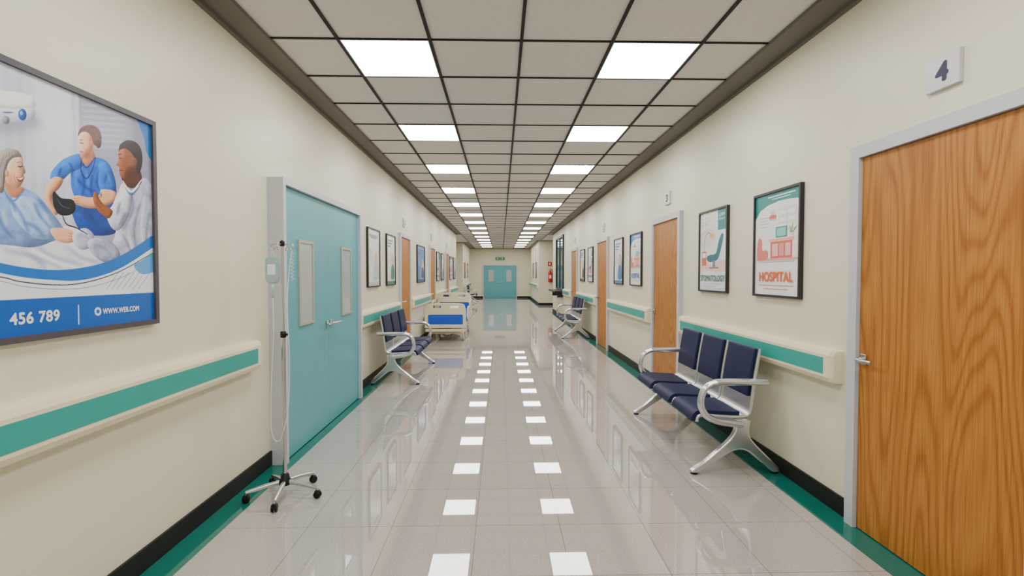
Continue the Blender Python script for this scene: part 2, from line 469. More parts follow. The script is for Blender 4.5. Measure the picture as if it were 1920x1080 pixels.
# light panels
for k in range(-3, 14):
    y0 = GY0 + 3 * k * TY
    for cx in (GX0 - 1.5 * TX, GX0 + 1.5 * TX):
        hw, hl = TX / 2 - .012, TY / 2 - .008
        e = D.objects.new('ceiling_light_panel', None); e.location = (cx, y0 + TY / 2, H); col.objects.link(e)
        a, b = hw - .006, hl - .006
        mesh_obj('diffuser', [(-a, -b, -.006), (-a, b, -.006), (a, b, -.006), (a, -b, -.006)], [(0, 1, 2, 3)], M_LIGHT, e)
        boxes('rim', [((-hw, -hl, -.009), (-hw + .006, hl, -.001)), ((hw - .006, -hl, -.009), (hw, hl, -.001)),
                      ((-hw + .006, -hl, -.009), (hw - .006, -hl + .006, -.001)), ((-hw + .006, hl - .006, -.009), (hw - .006, hl, -.001))], M_LFR, e)

# ------------------------------------------------------------------ doors
def lever(parent, u, v, w, sgn):
    box('lever_rose', (u - .022, v - .03, w), (u + .022, v + .03, w + .012), M_CHR, parent, .004)
    tube('lever', [(u, v, w + .01), (u, v, w + .05), (u + sgn * .02, v, w + .06), (u + sgn * .13, v, w + .06)], .011, M_CHR, parent)

def wood_door(name, side, y0, y1, far=False):
    yc = (y0 + y1) / 2; W = (y1 - y0) / 2; Hd = 2.25; fw = .07
    e = empty(name, wall_pos(side, yc, 0, far), ROT[side])
    boxes('frame', [((-W, 0, .0), (-W + fw, Hd, .045)), ((W - fw, 0, .0), (W, Hd, .045)), ((-W + fw, Hd - fw, .0), (W - fw, Hd, .045))], M_FRAME, e)
    box('leaf', (-W + fw + .004, .006, .001), (W - fw - .004, Hd - fw - .004, .022), M_WOOD, e)
    u = -W + fw + .045
    lever(e, u, 1.01, .022, 1)
    return e

def num_sign(side, y, s):
    e = empty('room_number_sign', wall_pos(side, y, 2.47), ROT[side])
    box('plate', (-.09, -.08, .0), (.09, .08, .022), M_PLATE, e, .003)
    text('number', s, 0, 0, .072, .096, M_NAVY, e, .0228, bold=.05)

def double_door(name, side, yc, W, Hd, depth, fw, far=False):
    e = empty(name, wall_pos(side, yc, 0, far), ROT[side])
    boxes('frame', [((-W, 0, .0), (-W + fw, Hd, depth)), ((W - fw, 0, .0), (W, Hd, depth)), ((-W + fw, Hd - fw, .0), (W - fw, Hd, depth))], M_FRAME, e)
    L = W - fw
    for i, s in enumerate((-1, 1)):
        a, b = (s * .001, s * (L - .003)); lo, hi = min(a, b), max(a, b)
        box('leaf_%d' % (i + 1), (lo, .008, .002), (hi, Hd - fw - .004, depth - .035), M_TEAL, e)
        c = s * L * .55; ww = .165; z0, z1 = 1.06, 1.80; d = depth - .035
        boxes('vision_frame_%d' % (i + 1), [((c - ww, z0, d), (c - ww + .025, z1, d + .014)), ((c + ww - .025, z0, d), (c + ww, z1, d + .014)),
               ((c - ww + .025, z0, d), (c + ww - .025, z0 + .025, d + .014)), ((c - ww + .025, z1 - .025, d), (c + ww - .025, z1, d + .014))], M_WFR, e)
        box('vision_glass_%d' % (i + 1), (c - ww + .025, z0 + .025, d), (c + ww - .025, z1 - .025, d + .005), M_GLASS, e)
    lever(e, .05, 1.015, depth - .035, 1); lever(e, -.05, 1.015, depth - .035, -1)
    return e

double_door('door_1', 'L', 4.94, 1.07, 2.26, .125, .05)
Ldoors = [(8.75, 9.75), (12.4, 13.4), (15.9, 16.9)]
Rdoors = [(1.81, 2.90), (5.70, 6.78), (9.59, 10.67), (13.48, 14.56)]
k = 2
for a, b in Rdoors:
    wood_door('door_%d' % k, 'R', a, b); k += 1
for a, b in Ldoors:
    wood_door('door_%d' % k, 'L', a, b); k += 1
for (a, b), s in zip(Rdoors, '4321'): num_sign('R', (a + b) / 2 - .03, s)
for (a, b), s in zip(Ldoors, '567'): num_sign('L', (a + b) / 2, s)
double_door('door_%d' % k, 'E', -.05, 1.09, 2.13, .09, .05)

# baseboards
def base(name, side, y0, y1, gaps, far=False):
    x = wall_pos(side, 0, 0, far)[0]; s = 1 if side == 'L' else -1
    segs = []; c = y0
    for a, b in sorted(gaps):
        segs.append((c, a)); c = b
    segs.append((c, y1))
    boxes(name, [((min(x, x + s * .014), a, 0), (max(x, x + s * .014), b, .115)) for a, b in segs], M_BASE)
base('baseboard_left', 'L', YBACK, YLW, [(3.87, 6.01)] + Ldoors)
base('baseboard_right', 'R', YBACK, YRW, Rdoors)
base('baseboard_left_far', 'L', YLF, YEND, [], True)
base('baseboard_right_far', 'R', YRF, YEND, [], True)
boxes('baseboard_end', [((FXL + .014, YEND - .014, 0), (-1.14, YEND, .115)), ((1.04, YEND - .014, 0), (FXR - .014, YEND, .115))], M_BASE)
boxes('baseboard_alcove', [((FXR, YRF - .014, 0), (4, YRF, .115)), ((-4, YLF - .014, 0), (FXL, YLF, .115))], M_BASE)

# handrails
def rail(side, y0, y1, far=False):
    W = (y1 - y0) / 2
    e = empty('wall_handrail', wall_pos(side, (y0 + y1) / 2, .922, far), ROT[side])
    prof = [(0, -.107), (.05, -.107), (.072, -.095), (.082, -.07), (.082, .07), (.072, .095), (.05, .107), (0, .107)]
    n = len(prof); V = []; F = []
    for u, sc in ((-W, .75), (-W + .02, 1), (W - .02, 1), (W, .75)):
        for (w, v) in prof: V.append((u, v * (.94 if sc < 1 else 1), w * sc))
    for i in range(3):
        for j in range(n): F.append((i * n + j, i * n + (j + 1) % n, (i + 1) * n + (j + 1) % n, (i + 1) * n + j))
    F.append(tuple(range(n))[::-1]); F.append(tuple(range(3 * n, 4 * n)))
    o = mesh_obj('bumper', V, F, M_RAIL, e)
    box('stripe', (-W + .07, -.052, .0815), (W - .07, .052, .0835), M_RSTR, e)
for s, a, b in [('L', -3, 3.6), ('L', 6.15, 8.6), ('L', 9.85, 12.3), ('L', 13.5, 15.8), ('L', 17.0, 19.9), ('R', -3, 1.7), ('R', 2.99, 5.62), ('R', 6.87, 9.5),
                ('R', 10.78, 13.38), ('R', 14.66, 16.3)]:
    rail(s, a, b)
rail('R', 24.4, 31.0, True); rail('L', 27.5, 31.0, True)

# ------------------------------------------------------------------ posters
def poster(side, y0, y1, z0, z1, fw=.018, far=False, fmat=None):
    W, Hh = (y1 - y0) / 2, (z1 - z0) / 2
    e = empty('framed_poster', wall_pos(side, (y0 + y1) / 2, (z0 + z1) / 2, far), ROT[side])
    d = .03
    boxes('frame', [((-W, -Hh, 0), (-W + fw, Hh, d)), ((W - fw, -Hh, 0), (W, Hh, d)), ((-W + fw, Hh - fw, 0), (W - fw, Hh, d)), ((-W + fw, -Hh, 0), (W - fw, -Hh + fw, d))], fmat or M_PF, e)
    box('backing', (-W + fw, -Hh + fw, .001), (W - fw, Hh - fw, .016), M_WHITE, e)
    return e, W - fw, Hh - fw

TEAL = (14, 132, 128); ORG = (232, 100, 36); CORAL = (218, 96, 90); PINK = (240, 200, 192); GR = (196, 200, 203)
def art_hospital(side, y0, y1, z0=1.325, z1=2.15, far=False, detail=True, c1=TEAL, c2=ORG, c3=CORAL):
    e, W, Hh = poster(side, y0, y1, z0, z1, far=far)
    a = Art(-W, -Hh, W, Hh); U = lambda u: -W + 2 * W * u; Vv = lambda v: -Hh + 2 * Hh * v
    P = lambda l: [(U(p[0]), Vv(p[1])) for p in l]
    a.rect(-W, -Hh, W, Hh, (236, 237, 236))
    a.poly(P([(0, 1), (1, 1), (1, .89), (.8, .905), (.55, .91), (.3, .89), (.12, .85), (0, .77)]), c1)
    a.line(P([(.3, .965), (.9, .965)]), .008, (235, 245, 242), False); a.line(P([(.4, .94), (.8, .94)]), .006, (235, 245, 242), False)
    a.rect(U(.02), Vv(.33), U(.98), Vv(.6), (246, 234, 229))
    a.rect(U(.55), Vv(.62), U(.93), Vv(.84), (218, 224, 226))
    for i in range(3):
        for j in range(2): a.rect(U(.58 + j * .18), Vv(.64 + i * .065), U(.72 + j * .18), Vv(.68 + i * .065), (244, 246, 246))
    for i in range(4): a.line(P([(.1, .68 + i * .03), (.28 + .04 * (i % 2), .68 + i * .03)]), .006, GR, False)
    a.ell(U(.42), Vv(.79), .03, .04, PINK)
    a.ell(U(.42), Vv(.765), .05, .018, c3)
    a.rect(U(.34), Vv(.74), U(.5), Vv(.75), (225, 170, 160))
    a.poly(P([(.03, .34), (.97, .34), (.97, .36), (.03, .36)]), (225, 165, 156))
    a.rect(U(.38), Vv(.36), U(.85), Vv(.52), c3); a.rect(U(.34), Vv(.52), U(.88), Vv(.55), (240, 170, 160))
    a.rect(U(.42), Vv(.38), U(.55), Vv(.5), (238, 190, 182)); a.rect(U(.58), Vv(.38), U(.68), Vv(.5), (232, 150, 142)); a.rect(U(.71), Vv(.38), U(.82), Vv(.5), (238, 190, 182))
    a.rect(U(.5), Vv(.56), U(.74), Vv(.66), c1); a.rect(U(.52), Vv(.57), U(.72), Vv(.65), (120, 205, 200))
    a.poly(P([(.06, .36), (.3, .36), (.3, .44), (.18, .45), (.16, .55), (.08, .56)]), (222, 120, 112), True)
    a.line(P([(.82, .58), (.8, .66)]), .006, (60, 140, 80)); a.line(P([(.83, .58), (.86, .68)]), .006, (60, 140, 80)); a.line(P([(.84, .58), (.93, .64)]), .006, (60, 140, 80))
    a.rect(U(.79), Vv(.55), U(.87), Vv(.59), (225, 225, 232))
    a.rect(U(.1), Vv(.325), U(.9), Vv(.337), (205, 205, 210))
    for i, w in enumerate((.78, .55)): a.line(P([(.5 - w / 2, .095 - i * .035), (.5 + w / 2, .095 - i * .035)]), .005, (225, 150, 120) if c2 == ORG else GR, False)
    a.build(e, .0165)
    if detail: text('lettering', 'HOSPITAL', 0, Vv(.18), 2 * W * .76, .080, mat('ink_%d_%d_%d' % c2, c2, .4), e, .0225, bold=.035)

def art_stoma(side, y0, y1, z0=1.325, z1=2.15, far=False, detail=True, c1=TEAL, c3=PINK):
    e, W, Hh = poster(side, y0, y1, z0, z1, far=far)
    a = Art(-W, -Hh, W, Hh); U = lambda u: -W + 2 * W * u; Vv = lambda v: -Hh + 2 * Hh * v
    P = lambda l: [(U(p[0]), Vv(p[1])) for p in l]
    a.rect(-W, -Hh, W, Hh, (232, 234, 234))
    a.rect(U(.68), Vv(.75), U(1), Vv(1), c1)
    a.poly(P([(.0, .72), (.25, .80), (.5, .76), (.6, .66), (.45, .56), (.2, .55), (0, .6)]), (226, 216, 212), True)
    for i in range(3): a.line(P([(.06, .93 - i * .04), (.45 - .07 * i, .93 - i * .04)]), .009, GR, False)
    a.poly(P([(.0, .30), (.2, .36), (.5, .33), (.8, .38), (1, .36), (1, .26), (.6, .23), (.3, .26), (0, .24)]), c3, True)
    a.poly(P([(.3, .38), (.42, .36), (.66, .38), (.76, .46), (.88, .66), (.82, .70), (.72, .62), (.62, .47), (.4, .45), (.28, .43)]), (24, 104, 124), True)
    a.rect(U(.5), Vv(.29), U(.6), Vv(.38), (120, 130, 140)); a.rect(U(.38), Vv(.275), U(.72), Vv(.295), (120, 130, 140))
    a.line(P([(.15, .3), (.17, .6), (.3, .74), (.45, .7)]), .012, (150, 160, 168)); a.ell(U(.46), Vv(.69), .05, .022, (236, 190, 90))
    a.rect(U(.08), Vv(.32), U(.26), Vv(.5), (215, 100, 76)); a.rect(U(.1), Vv(.42), U(.24), Vv(.48), (245, 240, 235))
    a.ell(U(.2), Vv(.86), .03, .03, c3)
    a.poly(P([(0, 0), (1, 0), (1, .05), (.6, .03), (.3, .055), (0, .04)]), (214, 222, 222))
    for i in range(2): a.line(P([(.12, .085 - i * .03), (.8 - .2 * i, .085 - i * .03)]), .005, GR, False)
    a.build(e, .0165)
    if detail:
        text('lettering', 'STOMATOLOGY', 0, Vv(.155), 2 * W * .9, .062, mat('ink_green', (58, 118, 108), .4), e, .0225, bold=.03)
        text('heading', 'LOREM', U(.84), Vv(.93), .12, .03, M_WHITE, e, .0225, bold=.02); text('subheading', 'IPSUM', U(.84), Vv(.88), .12, .022, M_WHITE, e, .0225)

def art_info(side, y0, y1, z0=1.325, z1=2.15, far=False, bg=(232, 234, 234), c=(30, 110, 170), c2=(220, 150, 90), head=False):
    e, W, Hh = poster(side, y0, y1, z0, z1, far=far)
    a = Art(-W, -Hh, W, Hh); U = lambda u: -W + 2 * W * u; Vv = lambda v: -Hh + 2 * Hh * v
    P = lambda l: [(U(p[0]), Vv(p[1])) for p in l]
    a.rect(-W, -Hh, W, Hh, bg)
    if not head:
        for i in range(3): a.line(P([(.12, .9 - i * .06), (.75 - .15 * i, .9 - i * .06)]), .026, c, False)
    for i in range(7): a.line(P([(.12, .66 - i * .035), (.5 - .05 * (i % 3), .66 - i * .035)]), .007, GR, False)
    a.poly(P([(.4, .1), (.9, .12), (.92, .4), (.8, .62), (.62, .66), (.55, .5), (.45, .35)]), c2, True)
    a.ell(U(.7), Vv(.5), .07, .09, (230, 185, 160)); a.poly(P([(.5, .12), (.9, .12), (.88, .34), (.7, .42), (.54, .34)]), c, True)
    a.rect(-W, -Hh, W, Vv(.07), c)
    a.build(e, .0165)
    if head: text('lettering', 'Hospital', -.02, Vv(.88), W * 1.3, .09, mat('ink_grey', (90, 95, 110), .4), e, .0225)

# right wall
art_hospital('R', 3.41, 4.05); art_stoma('R', 4.53, 5.18)
art_hospital('R', 7.33, 7.97, c1=(40, 120, 200), c2=(40, 120, 190), c3=(220, 110, 90)); art_info('R', 8.46, 9.1, c=(60, 120, 180), c2=(120, 175, 210))
art_stoma('R', 11.22, 11.86, c3=(235, 170, 150)); art_info('R', 12.34, 12.98, c=(50, 60, 80), c2=(150, 160, 170))
# left wall
art_info('L', 6.67, 7.33, head=True, c=(190, 200, 205), c2=(220, 222, 222)); art_info('L', 7.77, 8.4, c=(40, 130, 110), c2=(215, 222, 210))
art_info('L', 10.6, 11.65, bg=(60, 120, 190), c=(30, 70, 130), c2=(225, 170, 130))
art_stoma('L', 13.8, 14.45); art_info('L', 14.85, 15.5)
art_hospital('L', 17.3, 18.3, c1=(200, 90, 30), c3=(190, 70, 40))
art_info('L', 18.7, 19.4)
art_info('R', 25.6, 26.3, far=True); art_hospital('R', 27.8, 28.5, far=True, detail=False)
art_info('L', 26.2, 27.0, far=True, bg=(220, 140, 80)); art_hospital('L', 28.4, 29.2, far=True, detail=False)

# the big poster on the left wall (artwork measured from the photograph, rectified onto the wall plane)
by0, by1, bz0, bz1 = 1.24, 2.605, 1.246, 2.29
e, W, Hh = poster('L', by0, by1, bz0, bz1, fw=.024, fmat=M_PFL)
yc, zc = (by0 + by1) / 2, (bz0 + bz1) / 2
def Q(pts):
    o = []
    for px, py in pts:
        d = 1670.0 / (939 - px); o.append((d + .04 - yc, 1.5 - (py - 515) * d / 920 - zc))
    return o
a = Paint(-W, -Hh, W, Hh)
def pl(pts, rgb, sm=True, **k):
    q = Q(pts)
    a.poly(cr(q, 5) if sm else q, rgb, **k)
def el(px, py, rx, ry, rgb, rot=0, **k):
    t = [(px + rx * math.cos(q) * math.cos(R(rot)) - ry * math.sin(q) * math.sin(R(rot)), py + rx * math.cos(q) * math.sin(R(rot)) + ry * math.sin(q) * math.cos(R(rot))) for q in [i * math.pi / 12 for i in range(24)]]
    a.poly(Q(t), rgb, **k)
def ln(pts, w, rgb, soft=1, alpha=1.0): a.line(Q(pts), w, rgb, soft, alpha)
FULL = [(-W - .01, -Hh - .01), (W + .01, -Hh - .01), (W + .01, Hh + .01), (-W - .01, Hh + .01)]
a.poly(FULL, (186, 190, 206), soft=0, vr=0, grad=.06)
for x in (-200, -150, -110, -60, -30, 0, 24, 46, 66, 86, 104, 120): pl([(x, 20), (x + 9, 20), (x + 9, 460), (x, 460)], (218, 221, 231), False, soft=6, alpha=.7, vr=0)
pl([(60, 90), (150, 120), (150, 330), (60, 330)], (224, 226, 235), False, soft=16, alpha=.7, vr=0)
pl([(136, 60), (320, 60), (320, 480), (146, 480)], (164, 164, 182), False, soft=6, vr=0)
pl([(140, 60), (149, 60), (149, 330), (142, 330)], (210, 210, 222), False, soft=2, vr=0)
pl([(246, 60), (320, 60), (320, 480), (250, 480)], (142, 142, 162), False, soft=9, alpha=.7, vr=0)
for i in range(9): pl([(154, 186 + i * 11), (234, 193 + i * 10.5), (234, 197 + i * 10.5), (154, 190 + i * 11)], (196, 197, 210), False, soft=2, vr=0, alpha=.6)
# wall equipment
pl([(-140, 206), (0, 212), (66, 214), (64, 246), (-140, 250)], (136, 138, 158), soft=9, alpha=.6, vr=0)
pl([(-140, 150), (0, 172), (58, 182), (66, 192), (66, 205), (30, 208), (0, 205), (-140, 200)], (238, 240, 244), vol=.5, vr=7)
pl([(-140, 200), (0, 205), (30, 208), (64, 206), (62, 228), (30, 236), (-10, 238), (-140, 240)], (202, 205, 218), vol=.5, vr=8)
el(43, 218, 8, 11, (50, 96, 170), vol=.5, vr=4); el(41, 215, 3, 4, (150, 180, 220), soft=1, vr=0); el(12, 228, 7, 8, (140, 144, 160), vol=.6, vr=4); ln([(6, 214), (26, 214)], .006, (110, 116, 136))
# bed, pillow
pl([(-453, 250), (-60, 310), (-20, 340), (-20, 430), (-120, 460), (-453, 470)], (222, 225, 236), vol=.6, vr=22, tex=.012)
pl([(-16, 300), (-40, 340), (-30, 380), (10, 350)], (160, 166, 190), soft=9, alpha=.7, vr=0)
pl([(-453, 380), (-100, 410), (0, 440), (60, 432), (110, 425), (150, 430), (200, 465), (226, 505), (120, 520), (0, 512), (-453, 500)], (220, 223, 235), vol=.4, vr=14, tex=.014)
for q in ([(60, 455), (90, 480), (150, 497)], [(0, 468), (60, 482), (110, 502)], [(30, 462), (70, 492), (80, 506)], [(120, 462), (150, 484), (200, 496)]):
    ln(q, .014, (150, 160, 190), 4, .8)
for q in ([(50, 462), (84, 486), (140, 503)], [(10, 462), (66, 476), (112, 496)]): ln(q, .008, (246, 248, 252), 3, .8)
# nurse -----------------------------------------------------------------
pl([(132, 380), (170, 372), (207, 376), (214, 424), (206, 440), (160, 440), (138, 420)], (34, 78, 148), vol=.6, vr=12, tex=.04)
pl([(166, 296), (192, 300), (206, 314), (214, 340), (216, 372), (208, 388), (176, 388), (146, 378), (132, 356), (132, 322), (142, 300)], (42, 106, 190), vol=.7, vr=14, tex=.035)
pl([(148, 290), (160, 302), (150, 316), (130, 326), (116, 338), (98, 346), (92, 330), (104, 312), (122, 298)], (56, 124, 206), vol=.7, vr=9, tex=.03)
pl([(186, 306), (200, 308), (212, 330), (215, 356), (200, 364), (184, 356), (180, 330)], (50, 116, 200), vol=.8, vr=9, tex=.03)
for q in ([(150, 320), (156, 346), (150, 372)], [(172, 330), (168, 356), (174, 380)], [(184, 316), (180, 340), (184, 358)], [(128, 306), (134, 318), (132, 332)], [(140, 334), (158, 352), (180, 362)], [(200, 322), (194, 344)], [(114, 314), (108, 330)]):
    ln(q, .010, (18, 56, 122), 2, .7)
for q in ([(160, 322), (164, 350)], [(196, 318), (204, 340)], [(110, 316), (122, 306)], [(142, 318), (140, 350)]): ln(q, .009, (112, 168, 232), 3, .65)
pl([(97, 334), (116, 337), (110, 352), (97, 366), (95, 380), (106, 396), (100, 404), (86, 386), (81, 362)], (218, 162, 132), vol=.9, vr=6)
ln([(112, 340), (98, 364), (97, 382), (104, 396)], .007, (160, 100, 78), 2, .7)
pl([(188, 356), (213, 360), (214, 376), (192, 388), (164, 391), (140, 384), (130, 374), (142, 367), (166, 371), (184, 366)], (222, 168, 138), vol=.8, vr=6)
ln([(150, 386), (176, 391), (204, 382)], .007, (160, 100, 78), 2, .7)
for i in range(3): ln([(132, 373 + i * 4), (146, 374 + i * 4)], .003, (160, 100, 80), 1, .8)
pl([(151, 278), (171, 282), (177, 296), (164, 314), (150, 298)], (196, 138, 110), vol=.5, vr=6)
pl([(155, 288), (170, 290), (166, 300), (158, 298)], (150, 94, 72), soft=3, alpha=.6, vr=0)
ln([(148, 294), (160, 316), (178, 296)], .006, (20, 66, 136), 1)
pl([(147, 258), (150, 248), (162, 243), (172, 250), (175, 266), (172, 282), (164, 292), (154, 293), (149, 286), (149, 281), (145, 278), (148, 270)], (226, 174, 144), vol=.9, vr=7)
pl([(166, 256), (175, 262), (172, 284), (164, 292), (160, 288), (167, 276)], (178, 116, 90), soft=4, alpha=.75, vr=0)
pl([(148, 262), (156, 258), (160, 268), (154, 276)], (244, 204, 180), soft=4, alpha=.7, vr=0)
pl([(146, 258), (149, 246), (158, 239), (172, 237), (184, 244), (190, 258), (187, 270), (180, 276), (174, 270), (171, 258), (162, 250), (152, 251)], (98, 52, 30), vol=.8, vr=6)
for i in range(7): ln([(150 + i * 3, 252 - i * 1.4), (166 + i * 3, 243), (180 + i * 1.6, 256 + i), (184, 268)], .0028, (160, 96, 56) if i % 2 else (54, 26, 16), 0, .8)
el(184, 268, 6, 12, (84, 44, 26), vol=.9, vr=4); ln([(180, 262), (187, 264), (188, 274)], .003, (150, 90, 54), 0, .8)
ln([(149, 265), (155, 264)], .003, (92, 56, 42), 0); ln([(149, 270), (156, 271)], .0040, (48, 28, 24), 0)
ln([(149, 286), (156, 287)], .004, (160, 66, 64), 0); ln([(150, 284), (155, 284.5)], .002, (244, 236, 230), 0); el(171, 270, 2.4, 5, (196, 134, 106))
ln([(153, 296), (150, 320), (160, 336), (172, 318), (178, 296)], .004, (28, 32, 48), 0)
# patient ----------------------------------------------------------------
pl([(-220, 430), (-80, 384), (-12, 352), (10, 346), (40, 352), (66, 366), (92, 396), (112, 424), (120, 440), (96, 452), (56, 464), (10, 460), (-40, 460), (-220, 490)], (140, 166, 210), vol=.6, vr=18, tex=.035)
pl([(20, 372), (58, 372), (86, 398), (104, 428), (96, 446), (64, 448), (40, 430), (20, 404)], (158, 184, 224), vol=.7, vr=12, tex=.03)
for q in ([(16, 376), (36, 404), (50, 440)], [(60, 380), (70, 404), (92, 430)], [(-10, 382), (-2, 420), (20, 448)], [(-60, 392), (-40, 430), (-10, 452)], [(40, 418), (62, 426), (80, 446)], [(6, 366), (20, 380), (24, 400)], [(70, 376), (86, 400)]):
    ln(q, .012, (84, 112, 164), 3, .75)
for q in ([(30, 384), (54, 416)], [(76, 396), (90, 420)], [(0, 392), (8, 424)], [(-36, 390), (-24, 424)], [(48, 376), (66, 410)]): ln(q, .010, (200, 216, 242), 3, .8)
pl([(4, 338), (26, 346), (43, 356), (28, 372), (10, 362)], (190, 138, 114), vol=.5, vr=5)
ln([(2, 352), (20, 378), (44, 356)], .007, (108, 136, 184), 1)
pl([(6, 312), (14, 296), (30, 290), (41, 298), (42, 310), (46, 324), (42, 329), (43, 336), (38, 346), (30, 354), (18, 350), (8, 338)], (232, 186, 160), vol=.9, vr=8)
pl([(8, 324), (18, 328), (24, 350), (14, 350)], (184, 128, 104), soft=5, alpha=.7, vr=0); pl([(28, 296), (38, 298), (40, 306), (30, 308)], (248, 216, 196), soft=4, alpha=.7, vr=0)
pl([(-16, 340), (-15, 306), (-4, 288), (14, 280), (32, 284), (40, 296), (32, 296), (22, 299), (14, 308), (10, 322), (6, 344), (2, 362), (-12, 360)], (160, 153, 147), vol=.7, vr=8)
for i in range(11): ln([(33 - i * 2.6, 287 + i * .5), (14 - i * 1.6, 297 + i * 2), (5 - i * 1.6, 322 + i), (2 - i * 1.4, 352)], .003, (216, 212, 208) if i % 2 else (104, 98, 92), 0, .75)
el(11, 326, 3.5, 7, (214, 160, 136), vol=.4, vr=3)
ln([(30, 307), (36, 305), (41, 307)], .003, (140, 108, 92), 0); ln([(31, 313), (36, 314.5), (41, 313)], .004, (60, 40, 36), 0)
pl([(28, 333), (36, 335.5), (42, 332.5), (39, 341), (33, 342)], (160, 66, 62), soft=0, vr=0); ln([(30, 335), (36, 337), (41, 334)], .005, (246, 242, 238), 0)
ln([(25, 326), (25, 338), (29, 346)], .004, (180, 122, 100), 1, .8); el(34, 325, 4, 5, (238, 166, 144), soft=3, alpha=.6, vr=0)
pl([(90, 430), (116, 428), (132, 434), (142, 444), (136, 452), (120, 456), (100, 450)], (226, 176, 150), vol=.8, vr=5)
for i in range(3): ln([(122, 437 + i * 5), (141, 443 + i * 4)], .003, (160, 104, 82), 0, .8)
pl([(134, 436), (156, 428), (172, 442), (168, 462), (146, 468), (132, 452)], (184, 188, 208), vol=.8, vr=7, tex=.03)
ln([(140, 440), (160, 446), (164, 460)], .006, (132, 138, 164), 2, .8)
# cuff
ln([(112, 398), (120, 420), (140, 428), (160, 440)], .006, (30, 34, 46), 0)
pl([(98, 360), (112, 372), (134, 376), (138, 394), (126, 404), (106, 402), (96, 382)], (30, 36, 52), vol=.8, vr=6)
ln([(104, 372), (112, 386), (128, 392)], .004, (86, 92, 112), 1)
# doctor -----------------------------------------------------------------
pl([(232, 340), (262, 334), (282, 348), (300, 420), (300, 510), (250, 500), (212, 494), (204, 466), (214, 430), (204, 410), (192, 398), (206, 388), (218, 362)], (176, 178, 198), vol=.7, vr=18, tex=.035)
pl([(236, 346), (246, 360), (240, 400), (222, 430), (206, 428), (196, 402), (208, 388), (222, 366)], (198, 200, 216), vol=.8, vr=9, tex=.025)
for q in ([(242, 352), (246, 392), (226, 432)], [(262, 376), (248, 430), (254, 494)], [(276, 400), (270, 450), (276, 490)], [(222, 380), (216, 404)], [(226, 440), (240, 470), (236, 492)], [(232, 400), (220, 424)]):
    ln(q, .014, (112, 114, 144), 3, .75)
for q in ([(270, 366), (262, 420), (266, 480)], [(236, 430), (244, 480)], [(232, 366), (224, 392)]): ln(q, .010, (232, 234, 244), 3, .8)
pl([(226, 318), (258, 318), (264, 342), (248, 354), (230, 346)], (90, 54, 38), vol=.6, vr=6)
ln([(228, 340), (244, 360), (264, 338)], .010, (236, 238, 246), 1); ln([(232, 352), (244, 366), (260, 350)], .006, (60, 90, 150), 1)
pl([(221, 290), (226, 274), (240, 267), (256, 272), (262, 290), (260, 312), (252, 328), (238, 337), (226, 334), (222, 324), (222, 315), (217, 311), (221, 302)], (140, 90, 64), vol=.9, vr=9)
pl([(238, 316), (258, 314), (254, 330), (240, 336), (232, 332)], (78, 46, 32), soft=4, alpha=.7, vr=0); el(228, 288, 5, 10, (190, 136, 106), soft=4, alpha=.7, vr=0)
pl([(222, 286), (225, 273), (239, 265), (256, 270), (265, 286), (265, 312), (257, 328), (253, 308), (248, 292), (236, 281), (226, 282)], (44, 30, 27), vol=.6, vr=6, tex=.06)
el(252, 306, 4.5, 9, (122, 76, 54), vol=.6, vr=3); ln([(221, 292), (228, 290)], .003, (40, 26, 22), 0); ln([(222, 298), (228, 299)], .0035, (24, 16, 16), 0); ln([(222, 321), (230, 321)], .004, (86, 40, 36), 0)
pl([(172, 366), (178, 360), (184, 374), (192, 384), (208, 396), (200, 410), (184, 400), (174, 384)], (144, 92, 66), vol=.8, vr=5)
ln([(177, 362), (172, 374)], .005, (144, 92, 66), 0); ln([(184, 372), (188, 362), (187, 372)], .005, (134, 84, 60), 0); ln([(176, 378), (186, 392)], .003, (86, 52, 38), 0, .8)
pl([(160, 452), (186, 446), (214, 462), (220, 488), (190, 492), (166, 474)], (164, 168, 190), vol=.7, vr=9, tex=.035)
ln([(170, 458), (192, 466), (206, 484)], .008, (116, 120, 150), 3, .7)
a.grade()
# lower graphics
pl([(258, 214), (310, 226), (310, 330), (277, 294), (270, 262)], (30, 116, 196), vr=0)
lower_top = [(-453, 440), (-150, 470), (-40, 488), (30, 502), (90, 508), (140, 505), (190, 494), (235, 474), (296, 434)]
wh = cr(Q(lower_top), 5, False); a.poly(wh + [(W + .01, -Hh - .01), (-W - .01, -Hh - .01)], (236, 239, 244), soft=0, vr=0)
bl = cr(Q([(x, y - 2) for x, y in lower_top]), 5, False); bl2 = cr(Q([(x, y + 17 + (4 if x > 100 else 0)) for x, y in lower_top]), 5, False)
a.poly(bl + bl2[::-1], (20, 110, 198), vr=0)
def cl(pts, w, rgb):
    q = cr(Q(pts), 5, False); a.poly([(x, y + w / 2) for x, y in q] + [(x, y - w / 2) for x, y in q][::-1], rgb, soft=0, vr=0)
cl([(-453, 500), (-40, 516), (30, 528), (90, 534), (140, 532), (190, 520), (235, 501), (296, 466)], .0045, (30, 50, 80))
cl([(-453, 506), (-40, 524), (30, 536), (90, 542), (150, 540), (200, 528), (240, 512), (296, 480)], .003, (120, 150, 190))
pl([(246, 498), (262, 488), (296, 468), (296, 500), (276, 512), (258, 513)], (86, 160, 222), vr=0)
for i in range(7): cl([(194 + i * 10, 541), (216 + i * 10, 511)], .003, (60, 80, 110))
zb = 1.408 - zc
a.poly([(-W - .01, -Hh - .01), (W + .01, -Hh - .01), (W + .01, zb), (-W - .01, zb)], (6, 92, 186), soft=0, vr=0)
a.poly([(2.126 - yc, 1.288 - zc), (2.131 - yc, 1.288 - zc), (2.131 - yc, 1.372 - zc), (2.126 - yc, 1.372 - zc)], (220, 232, 244), soft=0, vr=0)
